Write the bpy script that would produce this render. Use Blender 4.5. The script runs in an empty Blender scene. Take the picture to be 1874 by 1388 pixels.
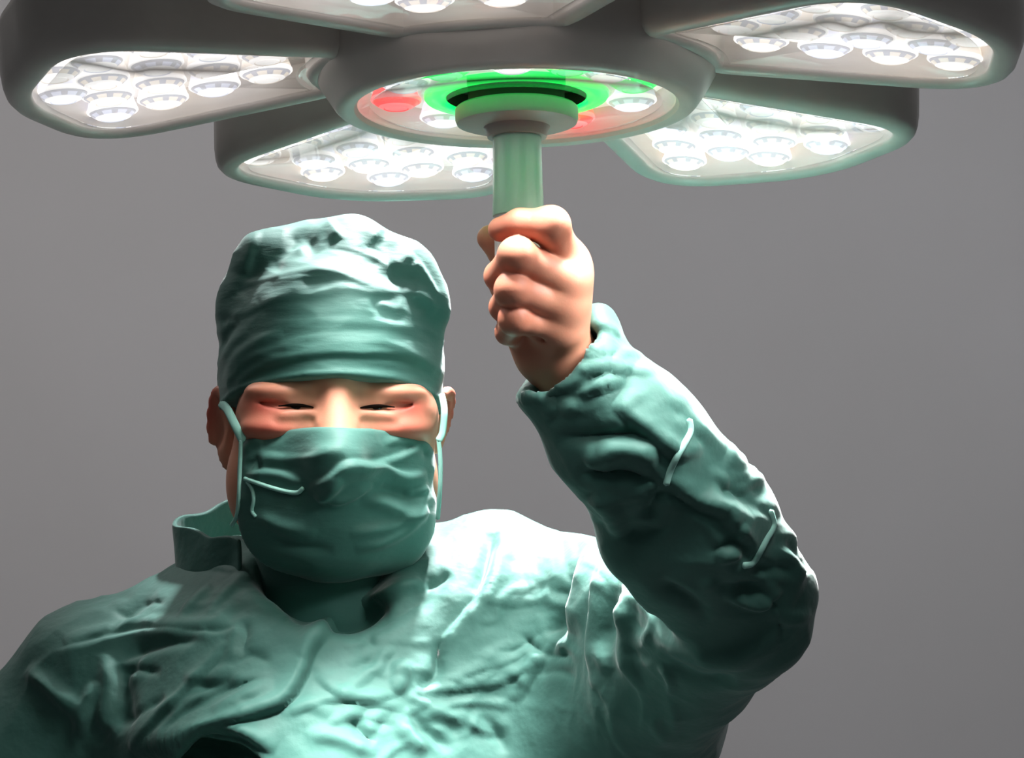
import bpy, math, random
import numpy as np
from mathutils import Matrix, Vector, noise as mnoise

random.seed(7)
SC = bpy.context.scene
COL = SC.collection

# ------------------------------------------------------------------ camera
FPX, CX, CY = 3600.0, 937.0, 694.0
PITCH = 0.0833
CAMZ = 1.50
cp, sp = math.cos(PITCH), math.sin(PITCH)
CAMP = np.array([0.0, 0.0, CAMZ])


def at(px, py, Y):
    """world point that the photograph shows at (px, py), Y metres in front of the camera"""
    a0, a2 = (px - CX) / FPX, (CY - py) / FPX
    d = np.array([a0, cp - a2 * sp, sp + a2 * cp])
    return CAMP + d * (Y / d[1])


def project(W):
    W = np.asarray(W) - CAMP
    yy = W[:, 1] * cp + W[:, 2] * sp
    zz = -W[:, 1] * sp + W[:, 2] * cp
    return np.c_[CX + FPX * W[:, 0] / yy, CY - FPX * zz / yy], yy


cd = bpy.data.cameras.new('camera')
cd.sensor_width = 36.0
cd.lens = 36.0 * FPX / 1874.0
cd.clip_start = 0.05
cam = bpy.data.objects.new('camera', cd)
COL.objects.link(cam)
cam.location = (0, 0, CAMZ)
cam.rotation_euler = (math.pi / 2 + PITCH, 0, 0)
SC.camera = cam

SC.view_settings.view_transform = 'Standard'
SC.view_settings.look = 'None'
SC.view_settings.gamma = 1.0
SC.view_settings.use_curve_mapping = False
SC.view_settings.exposure = 0.0


# --------------------------------------------------------------- materials
def lin(c):
    return tuple(((v / 255.0) / 12.92 if v / 255.0 <= 0.04045 else ((v / 255.0 + 0.055) / 1.055) ** 2.4) for v in c) + (1.0,)


def mat(name, rgb, rough=0.5, **kw):
    m = bpy.data.materials.new(name)
    m.use_nodes = True
    b = m.node_tree.nodes['Principled BSDF']
    b.inputs['Base Color'].default_value = lin(rgb)
    b.inputs['Roughness'].default_value = rough
    for k, v in kw.items():
        b.inputs[k.replace('_', ' ')].default_value = v
    return m


def noise_color(m, rgb_a, rgb_b, scale, detail=4.0, lo=0.35, hi=0.65, coord='Object'):
    nt = m.node_tree
    b = nt.nodes['Principled BSDF']
    tc = nt.nodes.new('ShaderNodeTexCoord')
    n = nt.nodes.new('ShaderNodeTexNoise')
    n.inputs['Scale'].default_value = scale
    n.inputs['Detail'].default_value = detail
    r = nt.nodes.new('ShaderNodeValToRGB')
    r.color_ramp.elements[0].position = lo
    r.color_ramp.elements[1].position = hi
    r.color_ramp.elements[0].color = lin(rgb_a)
    r.color_ramp.elements[1].color = lin(rgb_b)
    nt.links.new(tc.outputs[coord], n.inputs['Vector'])
    nt.links.new(n.outputs['Fac'], r.inputs['Fac'])
    nt.links.new(r.outputs['Color'], b.inputs['Base Color'])
    return r


def noise_bump(m, scale, strength, dist=0.001, detail=5.0, stretch=(1, 1, 1)):
    nt = m.node_tree
    b = nt.nodes['Principled BSDF']
    tc = nt.nodes.new('ShaderNodeTexCoord')
    mp = nt.nodes.new('ShaderNodeMapping')
    mp.inputs['Scale'].default_value = stretch
    n = nt.nodes.new('ShaderNodeTexNoise')
    n.inputs['Scale'].default_value = scale
    n.inputs['Detail'].default_value = detail
    bp = nt.nodes.new('ShaderNodeBump')
    bp.inputs['Strength'].default_value = strength
    bp.inputs['Distance'].default_value = dist
    nt.links.new(tc.outputs['Object'], mp.inputs['Vector'])
    nt.links.new(mp.outputs['Vector'], n.inputs['Vector'])
    nt.links.new(n.outputs['Fac'], bp.inputs['Height'])
    if b.inputs['Normal'].is_linked:
        bp_old = b.inputs['Normal'].links[0].from_node
        nt.links.new(bp.outputs['Normal'], bp_old.inputs['Normal'])
    else:
        nt.links.new(bp.outputs['Normal'], b.inputs['Normal'])


M = {}
CLOTH_A, CLOTH_B = (60, 106, 97), (71, 117, 108)
for nm in ('gown_cloth', 'cap_cloth', 'mask_cloth'):
    m = mat(nm, CLOTH_A, 0.62)
    m.node_tree.nodes['Principled BSDF'].inputs['Sheen Weight'].default_value = 0.25
    m.node_tree.nodes['Principled BSDF'].inputs['Sheen Roughness'].default_value = 0.4
    m.node_tree.nodes['Principled BSDF'].inputs['Specular IOR Level'].default_value = 0.35
    noise_color(m, CLOTH_A, CLOTH_B, 9.0)
    noise_bump(m, 900.0, 0.12, 0.0006)
    M[nm] = m
noise_bump(M['gown_cloth'], 38.0, 0.35, 0.006, 3.0)
noise_bump(M['cap_cloth'], 40.0, 0.25, 0.004, 3.0, (0.6, 0.6, 2.2))
noise_bump(M['mask_cloth'], 45.0, 0.25, 0.004, 3.0, (0.7, 0.7, 1.8))
M['tie'] = mat('tie_cloth', (150, 205, 193), 0.7)
noise_bump(M['tie'], 1500.0, 0.2, 0.0005)

# skin with a blush that sits round the eyes, the cheeks and the finger joints
M['skin'] = mat('skin', (226, 168, 138), 0.48)
_b = M['skin'].node_tree.nodes['Principled BSDF']
_b.inputs['Subsurface Weight'].default_value = 0.12
_b.inputs['Subsurface Radius'].default_value = (1.0, 0.35, 0.2)
_b.inputs['Subsurface Scale'].default_value = 0.006
_b.inputs['Specular IOR Level'].default_value = 0.4
noise_bump(M['skin'], 700.0, 0.12, 0.0005)
_nt = M['skin'].node_tree
_at = _nt.nodes.new('ShaderNodeAttribute')
_at.attribute_name = 'blush'
_mx = _nt.nodes.new('ShaderNodeMix')
_mx.data_type = 'RGBA'
_mx.inputs['A'].default_value = lin((222, 160, 131))
_mx.inputs['B'].default_value = lin((196, 78, 66))
_nt.links.new(_at.outputs['Fac'], _mx.inputs['Factor'])
_a2 = _nt.nodes.new('ShaderNodeAttribute')
_a2.attribute_name = 'brow_shade'  # eyebrow hair and the shade on the inner brow, mixed into the skin colour
_m2 = _nt.nodes.new('ShaderNodeMix')
_m2.data_type = 'RGBA'
_m2.inputs['B'].default_value = lin((74, 46, 36))
_nt.links.new(_a2.outputs['Fac'], _m2.inputs['Factor'])
_nt.links.new(_mx.outputs['Result'], _m2.inputs['A'])
_nt.links.new(_m2.outputs['Result'], _b.inputs['Base Color'])
M['lash'] = mat('lash_hair', (16, 10, 8), 1.0)
noise_color(M['lash'], (14, 9, 7), (20, 13, 10), 300)
M['lash'].node_tree.nodes['Principled BSDF'].inputs['Specular IOR Level'].default_value = 0.05
M['eye'] = mat('eye_dark', (30, 20, 18), 0.15)
noise_color(M['eye'], (26, 17, 15), (40, 26, 22), 60)

M['housing'] = mat('lamp_plastic', (205, 198, 191), 0.33)
noise_color(M['housing'], (217, 210, 203), (223, 216, 209), 30)
noise_bump(M['housing'], 400.0, 0.03, 0.0004)
M['mount'] = mat('mount_plastic', (150, 145, 142), 0.4)
noise_color(M['mount'], (186, 181, 178), (194, 189, 186), 40)
M['groove'] = mat('groove_plastic', (70, 62, 56), 0.6)
M['handle'] = mat('handle_plastic', (150, 215, 190), 0.22)
noise_color(M['handle'], (203, 240, 229), (210, 244, 235), 25)
_hb = M['handle'].node_tree.nodes['Principled BSDF']
_hb.inputs['Subsurface Weight'].default_value = 0.3
_hb.inputs['Subsurface Radius'].default_value = (0.6, 1.0, 0.8)
_hb.inputs['Subsurface Scale'].default_value = 0.01
M['handle_highlight_end'] = mat('handle_highlight_white', (222, 222, 226), 0.3)  # white stands in for the highlight on the lower handle


def emis(name, rgb, strength, base=(200, 200, 200), rough=0.3):
    m = mat(name, base, rough)
    b = m.node_tree.nodes['Principled BSDF']
    b.inputs['Emission Color'].default_value = lin(rgb)
    b.inputs['Emission Strength'].default_value = strength
    return m


M['panel'] = emis('light_panel', (255, 247, 240), 0.55, (225, 222, 220), 0.35)
M['lens_warm'] = emis('lens_warm', (255, 242, 228), 0.78, (235, 232, 228), 0.15)
M['lens_cool'] = emis('lens_cool', (226, 231, 255), 0.78, (232, 234, 240), 0.15)
M['lens_rim'] = emis('lens_rim', (255, 252, 250), 1.15, (235, 235, 235), 0.1)
M['led_core'] = emis('led_core', (255, 252, 248), 6.0)
M['red'] = emis('red_lens', (255, 40, 44), 1.5, (240, 90, 90), 0.2)
M['green'] = emis('green_lens', (20, 235, 90), 1.3, (60, 220, 120), 0.2)
M['ring'] = emis('green_ring', (0, 255, 92), 1.9, (40, 200, 110), 0.25)

g = bpy.data.materials.new('cover_glass')
g.use_nodes = True
nt = g.node_tree
nt.nodes.clear()
o_ = nt.nodes.new('ShaderNodeOutputMaterial')
tr = nt.nodes.new('ShaderNodeBsdfTransparent')
tr.inputs['Color'].default_value = (0.97, 0.97, 0.97, 1)
gl = nt.nodes.new('ShaderNodeBsdfGlossy')
gl.inputs['Roughness'].default_value = 0.05
df = nt.nodes.new('ShaderNodeBsdfTranslucent')
df.inputs['Color'].default_value = (0.9, 0.9, 0.9, 1)
fr = nt.nodes.new('ShaderNodeFresnel')
fr.inputs['IOR'].default_value = 1.3
m1 = nt.nodes.new('ShaderNodeMixShader')
m1.inputs['Fac'].default_value = 0.12
nt.links.new(tr.outputs[0], m1.inputs[1])
nt.links.new(df.outputs[0], m1.inputs[2])
m2 = nt.nodes.new('ShaderNodeMixShader')
nt.links.new(fr.outputs[0], m2.inputs['Fac'])
nt.links.new(m1.outputs[0], m2.inputs[1])
nt.links.new(gl.outputs[0], m2.inputs[2])
nt.links.new(m2.outputs[0], o_.inputs['Surface'])
M['glass'] = g

M['wall'] = mat('wall_paint', (176, 174, 176), 0.85)
noise_color(M['wall'], (212, 209, 210), (217, 214, 216), 1.2)
noise_bump(M['wall'], 160.0, 0.05, 0.001)
M['floor'] = mat('floor_vinyl', (120, 122, 124), 0.5)
noise_color(M['floor'], (114, 116, 118), (126, 128, 130), 6.0)
M['ceiling'] = mat('ceiling_paint', (205, 205, 203), 0.9)
noise_color(M['ceiling'], (202, 202, 200), (208, 208, 206), 2.0)
M['shoe'] = mat('shoe_rubber', (70, 100, 95), 0.6)


# ------------------------------------------------------------ mesh helpers
def make_obj(name, verts, faces, material, parent=None, smooth=True, origin=None):
    verts = np.asarray(verts, dtype=np.float64)
    if origin is None:
        origin = np.zeros(3)
    me = bpy.data.meshes.new(name)
    if isinstance(faces, np.ndarray):
        n, k = faces.shape
        me.vertices.add(len(verts))
        me.vertices.foreach_set('co', (verts - origin).astype(np.float32).ravel())
        me.loops.add(n * k)
        me.loops.foreach_set('vertex_index', faces.astype(np.int32).ravel())
        me.polygons.add(n)
        me.polygons.foreach_set('loop_start', np.arange(0, n * k, k, dtype=np.int32))
        me.polygons.foreach_set('loop_total', np.full(n, k, dtype=np.int32))
        me.update(calc_edges=True)
        me.validate()
    else:
        me.from_pydata([tuple(v - origin) for v in verts], [], [tuple(int(i) for i in f) for f in faces])
        me.update()
    if smooth:
        me.polygons.foreach_set('use_smooth', [True] * len(me.polygons))
    me.materials.append(material)
    ob = bpy.data.objects.new(name, me)
    COL.objects.link(ob)
    if parent is not None:
        ob.parent = parent
        pl = Vector((0, 0, 0))
        p = parent
        if parent.get('_world'):
            pass
    ob.location = Vector(origin)
    return ob


def lathe(profile, n=64, closed_ends=True):
    """profile: list of (r, z); r == 0 makes a pole"""
    V, F, rings = [], [], []
    for r, z in profile:
        if r < 1e-7:
            rings.append([len(V)])
            V.append((0, 0, z))
        else:
            rings.append(list(range(len(V), len(V) + n)))
            for i in range(n):
                a = 2 * math.pi * i / n
                V.append((r * math.cos(a), r * math.sin(a), z))
    for A, B in zip(rings[:-1], rings[1:]):
        for i in range(n):
            j = (i + 1) % n
            if len(A) == 1 and len(B) == 1:
                continue
            if len(A) == 1:
                F.append((A[0], B[j], B[i]))
            elif len(B) == 1:
                F.append((A[i], A[j], B[0]))
            else:
                F.append((A[i], A[j], B[j], B[i]))
    return V, F


def auto_smooth(ob, deg=35):
    md = ob.modifiers.new('weighted', 'EDGE_SPLIT')
    md.split_angle = math.radians(deg)


def tube(points, rad, n=8, flat=1.0, up=None):
    """swept tube through 3-D points with rounded ends; flat < 1 makes a ribbon"""
    P = np.asarray(points, float)
    T = np.gradient(P, axis=0)
    T /= np.linalg.norm(T, axis=1)[:, None]
    V, F = [], []
    u = np.array([0, -1.0, 0]) if up is None else np.asarray(up, float)
    m = len(P)
    for i in range(m):
        s = np.cross(T[i], u)
        s /= max(np.linalg.norm(s), 1e-9)
        w = np.cross(s, T[i])
        r = rad[i] if hasattr(rad, '__len__') else rad
        for k in range(n):
            a = 2 * math.pi * k / n
            V.append(P[i] + s * math.cos(a) * r + w * math.sin(a) * r * flat)
    for i in range(m - 1):
        for k in range(n):
            j = (k + 1) % n
            F.append((i * n + k, i * n + j, (i + 1) * n + j, (i + 1) * n + k))
    a0 = len(V)
    V.append(P[0] - T[0] * (rad[0] if hasattr(rad, '__len__') else rad) * 0.6)
    V.append(P[-1] + T[-1] * (rad[-1] if hasattr(rad, '__len__') else rad) * 0.6)
    for k in range(n):
        j = (k + 1) % n
        F.append((a0, j, k))
        F.append((a0 + 1, (m - 1) * n + k, (m - 1) * n + j))
    return V, F


def spline(pts, n):
    P = np.asarray(pts, float)
    if len(P) == 2:
        t = np.linspace(0, 1, n)[:, None]
        return P[0] * (1 - t) + P[1] * t
    Q = np.vstack([2 * P[0] - P[1], P, 2 * P[-1] - P[-2]])
    out = []
    seg = len(P) - 1
    for t in np.linspace(0, seg, n):
        i = min(int(t), seg - 1)
        f = t - i
        p0, p1, p2, p3 = Q[i], Q[i + 1], Q[i + 2], Q[i + 3]
        out.append(0.5 * (2 * p1 + (p2 - p0) * f + (2 * p0 - 5 * p1 + 4 * p2 - p3) * f * f + (3 * p1 - p0 - 3 * p2 + p3) * f ** 3))
    return np.array(out)


# ----------------------------------------------- distance-field modelling
def smin(a, b, k):
    if k <= 0:
        return np.minimum(a, b)
    h = np.clip(0.5 + 0.5 * (b - a) / k, 0, 1)
    return b + (a - b) * h - k * h * (1 - h)


def smax(a, b, k):
    return -smin(-a, -b, k)


def rcone(a, b, ra, rb):
    a, b = np.asarray(a, float), np.asarray(b, float)
    ab = b - a
    L2 = float(ab @ ab)

    def f(P):
        t = np.clip((P - a) @ ab / L2, 0, 1)
        return np.linalg.norm(P - a - t[:, None] * ab, axis=1) - (ra + (rb - ra) * t)
    return f


def ball(c, r):
    c = np.asarray(c, float)
    return lambda P: np.linalg.norm(P - c, axis=1) - r


def ellip(c, rad, R=None):
    c, rad = np.asarray(c, float), np.asarray(rad, float)

    def f(P):
        q = P - c
        if R is not None:
            q = q @ R
        k0 = np.linalg.norm(q / rad, axis=1)
        k1 = np.linalg.norm(q / rad ** 2, axis=1)
        return k0 * (k0 - 1) / np.maximum(k1, 1e-9)
    return f


def axis_grid(spans):
    """spans: list of (start, end, step) laid end to end"""
    out = []
    for a, b, s in spans:
        n = max(1, int(round((b - a) / s)))
        out.extend(list(np.linspace(a, b, n, endpoint=False)))
    out.append(spans[-1][1])
    return np.array(out)


def surface(sdf, gx, gy, gz, B=14):
    nx, ny, nz = len(gx), len(gy), len(gz)
    D = np.empty((nx, ny, nz), np.float32)
    for i in range(0, nx, B):
        xs = gx[i:i + B]
        for j in range(0, ny, B):
            ys = gy[j:j + B]
            cs, idx = [], []
            for k in range(0, nz, B):
                zs = gz[k:k + B]
                cs.append(((xs[0] + xs[-1]) / 2, (ys[0] + ys[-1]) / 2, (zs[0] + zs[-1]) / 2))
                idx.append(k)
            dc = sdf(np.array(cs))
            for k, d in zip(idx, dc):
                zs = gz[k:k + B]
                hd = 0.5 * math.sqrt((xs[-1] - xs[0]) ** 2 + (ys[-1] - ys[0]) ** 2 + (zs[-1] - zs[0]) ** 2)
                if abs(d) > hd * 1.5 + 0.014:
                    D[i:i + B, j:j + B, k:k + B] = d
                else:
                    X, Y, Z = np.meshgrid(xs, ys, zs, indexing='ij')
                    D[i:i + B, j:j + B, k:k + B] = sdf(np.c_[X.ravel(), Y.ravel(), Z.ravel()]).reshape(X.shape)
    S = D < 0
    c = np.zeros((nx - 1, ny - 1, nz - 1), np.int8)
    for a in (0, 1):
        for b in (0, 1):
            for e in (0, 1):
                c += S[a:nx - 1 + a, b:ny - 1 + b, e:nz - 1 + e]
    act = (c > 0) & (c < 8)
    I, J, K = np.nonzero(act)
    N = len(I)
    ids = np.full(act.shape, -1, np.int64)
    ids[I, J, K] = np.arange(N)
    acc = np.zeros((N, 3))
    cnt = np.zeros(N)
    G = (gx, gy, gz)
    corners = [(a, b, e) for a in (0, 1) for b in (0, 1) for e in (0, 1)]
    for p in corners:
        for ax in range(3):
            if p[ax] == 1:
                continue
            q = list(p)
            q[ax] = 1
            d0 = D[I + p[0], J + p[1], K + p[2]].astype(float)
            d1 = D[I + q[0], J + q[1], K + q[2]].astype(float)
            m = (d0 < 0) != (d1 < 0)
            t = np.where(m, d0 / np.where(np.abs(d0 - d1) < 1e-12, 1, d0 - d1), 0)
            base = [G[0][I + p[0]], G[1][J + p[1]], G[2][K + p[2]]]
            end = [G[0][I + q[0]], G[1][J + q[1]], G[2][K + q[2]]]
            for x in range(3):
                acc[:, x] += np.where(m, base[x] + (end[x] - base[x]) * t, 0)
            cnt += m
    V = acc / cnt[:, None]
    faces = []
    for ax in range(3):
        sl0 = [slice(None)] * 3
        sl1 = [slice(None)] * 3
        sl0[ax] = slice(0, -1)
        sl1[ax] = slice(1, None)
        s0, s1 = S[tuple(sl0)], S[tuple(sl1)]
        E = np.argwhere(s0 != s1)
        u, v = [(1, 2), (2, 0), (0, 1)][ax]
        ok = (E[:, u] > 0) & (E[:, v] > 0) & (E[:, u] < (nx, ny, nz)[u] - 1) & (E[:, v] < (nx, ny, nz)[v] - 1)
        E = E[ok]
        flip = s0[E[:, 0], E[:, 1], E[:, 2]]
        q = []
        for du, dv in ((-1, -1), (0, -1), (0, 0), (-1, 0)):
            e = E.copy()
            e[:, u] += du
            e[:, v] += dv
            q.append(ids[e[:, 0], e[:, 1], e[:, 2]])
        Q = np.stack(q, 1)
        Q[~flip] = Q[~flip][:, ::-1]
        faces.append(Q)
    F = np.vstack(faces)
    F = F[(F >= 0).all(1)]
    C = V - V.mean(0)
    vol = (np.cross(C[F[:, 0]], C[F[:, 1]]) * C[F[:, 2]]).sum() + (np.cross(C[F[:, 0]], C[F[:, 2]]) * C[F[:, 3]]).sum()
    return V, (F if vol > 0 else F[:, ::-1].copy())


def normals(V, F):
    n = np.cross(V[F[:, 2]] - V[F[:, 0]], V[F[:, 3]] - V[F[:, 1]])
    N = np.zeros_like(V)
    for k in range(4):
        np.add.at(N, F[:, k], n)
    return N / np.maximum(np.linalg.norm(N, axis=1), 1e-12)[:, None]


def relax(V, F, it=1, w=0.5):
    for _ in range(it):
        S = np.zeros_like(V)
        c = np.zeros(len(V))
        for k in range(4):
            a, b = F[:, k], F[:, (k + 1) % 4]
            np.add.at(S, a, V[b])
            np.add.at(c, a, 1)
            np.add.at(S, b, V[a])
            np.add.at(c, b, 1)
        V = V * (1 - w) + w * S / np.maximum(c, 1)[:, None]
    return V


def pdist(px, poly):
    """distance to a polyline, signed offset side, and 0..1 position along it"""
    P = np.asarray(poly, float)
    seg = np.diff(P, axis=0)
    L = np.linalg.norm(seg, axis=1)
    cum = np.r_[0, np.cumsum(L)]
    best = np.full(len(px), 1e9)
    side = np.zeros(len(px))
    along = np.zeros(len(px))
    for i in range(len(seg)):
        t = np.clip((px - P[i]) @ seg[i] / (L[i] ** 2), 0, 1)
        q = px - P[i] - t[:, None] * seg[i]
        d = np.linalg.norm(q, axis=1)
        m = d < best
        best[m] = d[m]
        cr = seg[i][0] * q[:, 1] - seg[i][1] * q[:, 0]
        side[m] = np.sign(cr[m])
        along[m] = (cum[i] + t[m] * L[i]) / cum[-1]
    return best, side, along


def fold(V, F, strokes, depth_gate=0.09):
    """press cloth folds into a surface. A stroke is (kind, width, height in mm, points); widths and points are measured on
    the photograph and land on the side of the cloth that the photograph shows."""
    N = normals(V, F)
    px, yy = project(V)
    view = V - CAMP
    view /= np.linalg.norm(view, axis=1)[:, None]
    facing = np.clip(-(N * view).sum(1) * 4 + 0.3, 0, 1)
    disp = np.zeros(len(V))
    for kind, w, h, pts in strokes:
        P = spline(pts, max(6, 6 * (len(pts) - 1)))
        lo, hi = P.min(0) - 4 * w, P.max(0) + 4 * w
        m = ((px > lo) & (px < hi)).all(1) & (facing > 0)
        idx = np.nonzero(m)[0]
        if len(idx) == 0:
            continue
        d, s, t = pdist(px[idx], P)
        # keep to the front-most sheet along the stroke
        near = d < w * 1.5
        if near.any():
            dm = np.median(yy[idx][near])
            gate = np.clip(1 - (np.abs(yy[idx] - dm) - depth_gate) / 0.03, 0, 1)
        else:
            gate = 1.0
        taper = np.clip(np.minimum(t, 1 - t) * 4.0, 0, 1) ** 0.7
        taper = np.where((t <= 0) | (t >= 1), 0.0, taper)
        if kind == 'r':
            pr = np.exp(-(d / w) ** 2)
        elif kind == 'v':
            pr = -np.exp(-(d / w) ** 2)
        elif kind == 'p':      # pinched ridge
            pr = np.exp(-d / w * 1.4)
        else:                  # 's': overlap; cloth stands proud on the left of the stroke and drops off sharply on its right
            sd = -d * s
            up = 0.5 + 0.5 * np.tanh(sd / 4.5)
            pr = up * np.exp(-np.maximum(sd, 0) / w) - (1 - up) * 0.35 * np.exp(np.minimum(sd, 0) / (0.4 * w))
        disp[idx] += h * 0.001 * pr * taper * facing[idx] * gate
    return V + N * disp[:, None]


def ridged(V, F, amp, freq, stretch=(1, 1, 1), seed=0.0, thr=0.0):
    N = normals(V, F)
    Q = V * np.asarray(stretch) * freq + seed
    d = np.empty(len(V))
    for i, q in enumerate(Q):
        a = mnoise.noise((q[0] + 0.6 * mnoise.noise((q[1] * .7, q[2] * .7, q[0] * .7 + 9)), q[1], q[2]))
        d[i] = 1 - 2.2 * abs(a)
    d = np.clip(d, -0.6, 1)
    return V + N * (amp * d)[:, None]


def surf_pts(V, pxs, lift=0.0, rad=5.0):
    """points on the visible side of a surface below the given picture points"""
    px, yy = project(V)
    out = []
    for p in pxs:
        d = np.linalg.norm(px - np.asarray(p, float), axis=1)
        r = rad
        while True:
            m = d < r
            if m.sum() >= 3:
                break
            r *= 1.5
        y0 = yy[m].min()
        sel = m & (yy < y0 + 0.012)
        c = V[sel].mean(0)
        dirv = (CAMP - c) / np.linalg.norm(CAMP - c)
        out.append(c + dirv * lift)
    return np.array(out)


def tag(o, label=None, cat=None, group=None, kind=None):
    if label:
        o['label'] = label
    if cat:
        o['category'] = cat
    if group:
        o['group'] = group
    if kind:
        o['kind'] = kind
    return o


# ------------------------------------------------------------------- room
def box(name, lo, hi, material):
    x0, y0, z0 = lo
    x1, y1, z1 = hi
    V = [(x, y, z) for x in (x0, x1) for y in (y0, y1) for z in (z0, z1)]
    F = [(0, 1, 3, 2), (4, 6, 7, 5), (0, 4, 5, 1), (2, 3, 7, 6), (0, 2, 6, 4), (1, 5, 7, 3)]
    o = make_obj(name, V, F, material, smooth=False)
    return o


WALL_Y = 4.5
tag(box('wall_back', (-3.2, WALL_Y, 0), (3.2, WALL_Y + 0.1, 3.2), M['wall']), 'plain grey painted wall behind the surgeon', 'wall', kind='structure')
tag(box('floor', (-3.2, -1.0, -0.06), (3.2, WALL_Y, 0.0), M['floor']), 'grey vinyl floor of the operating room', 'floor', kind='structure')
tag(box('ceiling', (-3.2, -1.0, 3.2), (3.2, WALL_Y + 0.1, 3.26), M['ceiling']), 'off-white ceiling of the operating room', 'ceiling', kind='structure')

# ---------------------------------------------------------- surgical lamp
LT = (-0.0159, 0.0143)
LC = at(945.4, 197.7, 1.19)
ez = np.array([LT[0], LT[1], 1.0])
ez /= np.linalg.norm(ez)
ex = np.array([1.0, 0, -LT[0]])
ex -= ez * (ex @ ez)
ex /= np.linalg.norm(ex)
ey = np.cross(ez, ex)
LAMP_M = Matrix(((ex[0], ey[0], ez[0], LC[0]), (ex[1], ey[1], ez[1], LC[1]), (ex[2], ey[2], ez[2], LC[2]), (0, 0, 0, 1)))
lamp = bpy.data.objects.new('surgical_lamp', None)
COL.objects.link(lamp)
lamp.matrix_world = LAMP_M
tag(lamp, 'lit grey operating light with five petal heads round a hub and a green handle', 'surgical lamp')

HR = 0.0976


def part(name, V, F, material, parent, loc=None, rot=None, split=35):
    o = make_obj(name, V, F, material, parent)
    if loc is not None:
        o.location = loc
    if rot is not None:
        o.rotation_euler = rot
    if split:
        auto_smooth(o, split)
    return o


# hub drum with its bottom lip
V, F = lathe([(0, 0.024), (HR + 0.001, 0.024), (HR, 0.013), (HR, 0.0012), (HR + 0.002, -0.0012), (HR + 0.007, -0.0022), (HR + 0.012, -0.0012),
              (HR + 0.0145, 0.0012), (0.1195, 0.0125), (0.1228, 0.0185), (0.1238, 0.026), (0.1238, 0.044), (0.121, 0.050), (0.1, 0.053), (0, 0.054)], 128)
hub = part('hub_housing', V, F, M['housing'], lamp)
V, F = lathe([(0.0435, 0.0085), (0.0585, 0.0085), (0.0605, 0.0100), (0.0625, 0.0165), (0.0650, 0.0178), (HR - 0.0008, 0.0185), (HR - 0.0008, 0.0225), (0.0435, 0.0225)], 96)
part('reflector_panel', V, F, M['panel'], hub)
# clear cover and the fine step ring round its edge
V, F = lathe([(0.044, 0.0022), (HR - 0.009, 0.0022), (HR - 0.0085, 0.0012), (HR - 0.0078, 0.0022), (HR - 0.0006, 0.0022)], 96)
part('glass_cover', V, F, M['glass'], hub, split=0)
# glowing green ring round the handle mount
V, F = lathe([(0.0432, 0.0088), (0.0432, 0.0066), (0.0440, 0.0056), (0.0500, 0.0050), (0.0560, 0.0056), (0.0568, 0.0066), (0.0568, 0.0088)], 96)
tag(part('glow_ring', V, F, M['ring'], hub, split=60), 'glowing green ring')
V, F = lathe([(0.0432, 0.0064), (0.0428, 0.016), (0.0300, 0.017), (0.0294, 0.0006), (0.0280, 0.0006)], 96)
part('mount_groove', V, F, M['groove'], hub)


def lens_mesh(r, depth=0.016):
    """optic of one LED: a flared cup with a bright rim, inner facets and a core; rim at z = 0, cup goes up"""
    n = 40
    prof = [(r * 0.80, 0.0105), (r * 0.90, 0.006), (r * 0.99, 0.0010), (r * 1.02, 0.0), (r * 1.02, -0.0012), (r * 0.97, -0.0020), (r * 0.93, -0.0016),
            (r * 0.86, -0.0030), (r * 0.70, -0.0048), (r * 0.50, -0.0062), (r * 0.46, -0.0058), (r * 0.30, -0.0050), (0, -0.0046)]
    V, F = lathe(prof, n)
    mats = []
    for b in range(len(prof) - 1):
        for i in range(n):
            if 2 <= b <= 5:
                mats.append(1)
            elif b in (7,) and i % 5 < 2:
                mats.append(2)
            elif b == 6:
                mats.append(2)
            elif b in (8, 10, 11):
                mats.append(1)
            else:
                mats.append(0)
    return V, F, mats


lens_me = {}
M['lens_facet'] = emis('lens_facet', (205, 205, 215), 0.75, (190, 190, 195), 0.1)


def lens(kind, r, parent, loc):
    key = (kind, r)
    if key not in lens_me:
        V, F, mats = lens_mesh(r)
        o = make_obj('led_lens', V, F, M[kind], parent)
        o.data.materials.append(M['lens_rim'] if kind.startswith('lens') else M[kind + '_rim'])
        o.data.materials.append(M['lens_facet'] if kind.startswith('lens') else M[kind])
        o.data.polygons.foreach_set('material_index', mats)
        lens_me[key] = o
    else:
        o = lens_me[key].copy()
        COL.objects.link(o)
        o.parent = parent
    o.location = loc
    return o


M['red_rim'] = emis('red_lens_rim', (255, 120, 124), 1.1, (240, 140, 140), 0.15)
M['green_rim'] = emis('green_lens_rim', (120, 255, 170), 1.0, (140, 235, 170), 0.15)
for ang, kind in ((171, 'red'), (207, 'lens_cool'), (236, 'green'), (268, 'lens_cool'), (294, 'green'), (316, 'lens_cool'), (340, 'green'),
                  (17, 'lens_cool'), (62, 'red'), (128, 'lens_cool')):
    a = math.radians(ang)
    lo = lens(kind, 0.0155, hub, (0.0755 * math.cos(a), 0.0755 * math.sin(a), 0.0095))
    if kind in ('red', 'green'):
        tag(lo, 'glowing %s lens' % kind)

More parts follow.
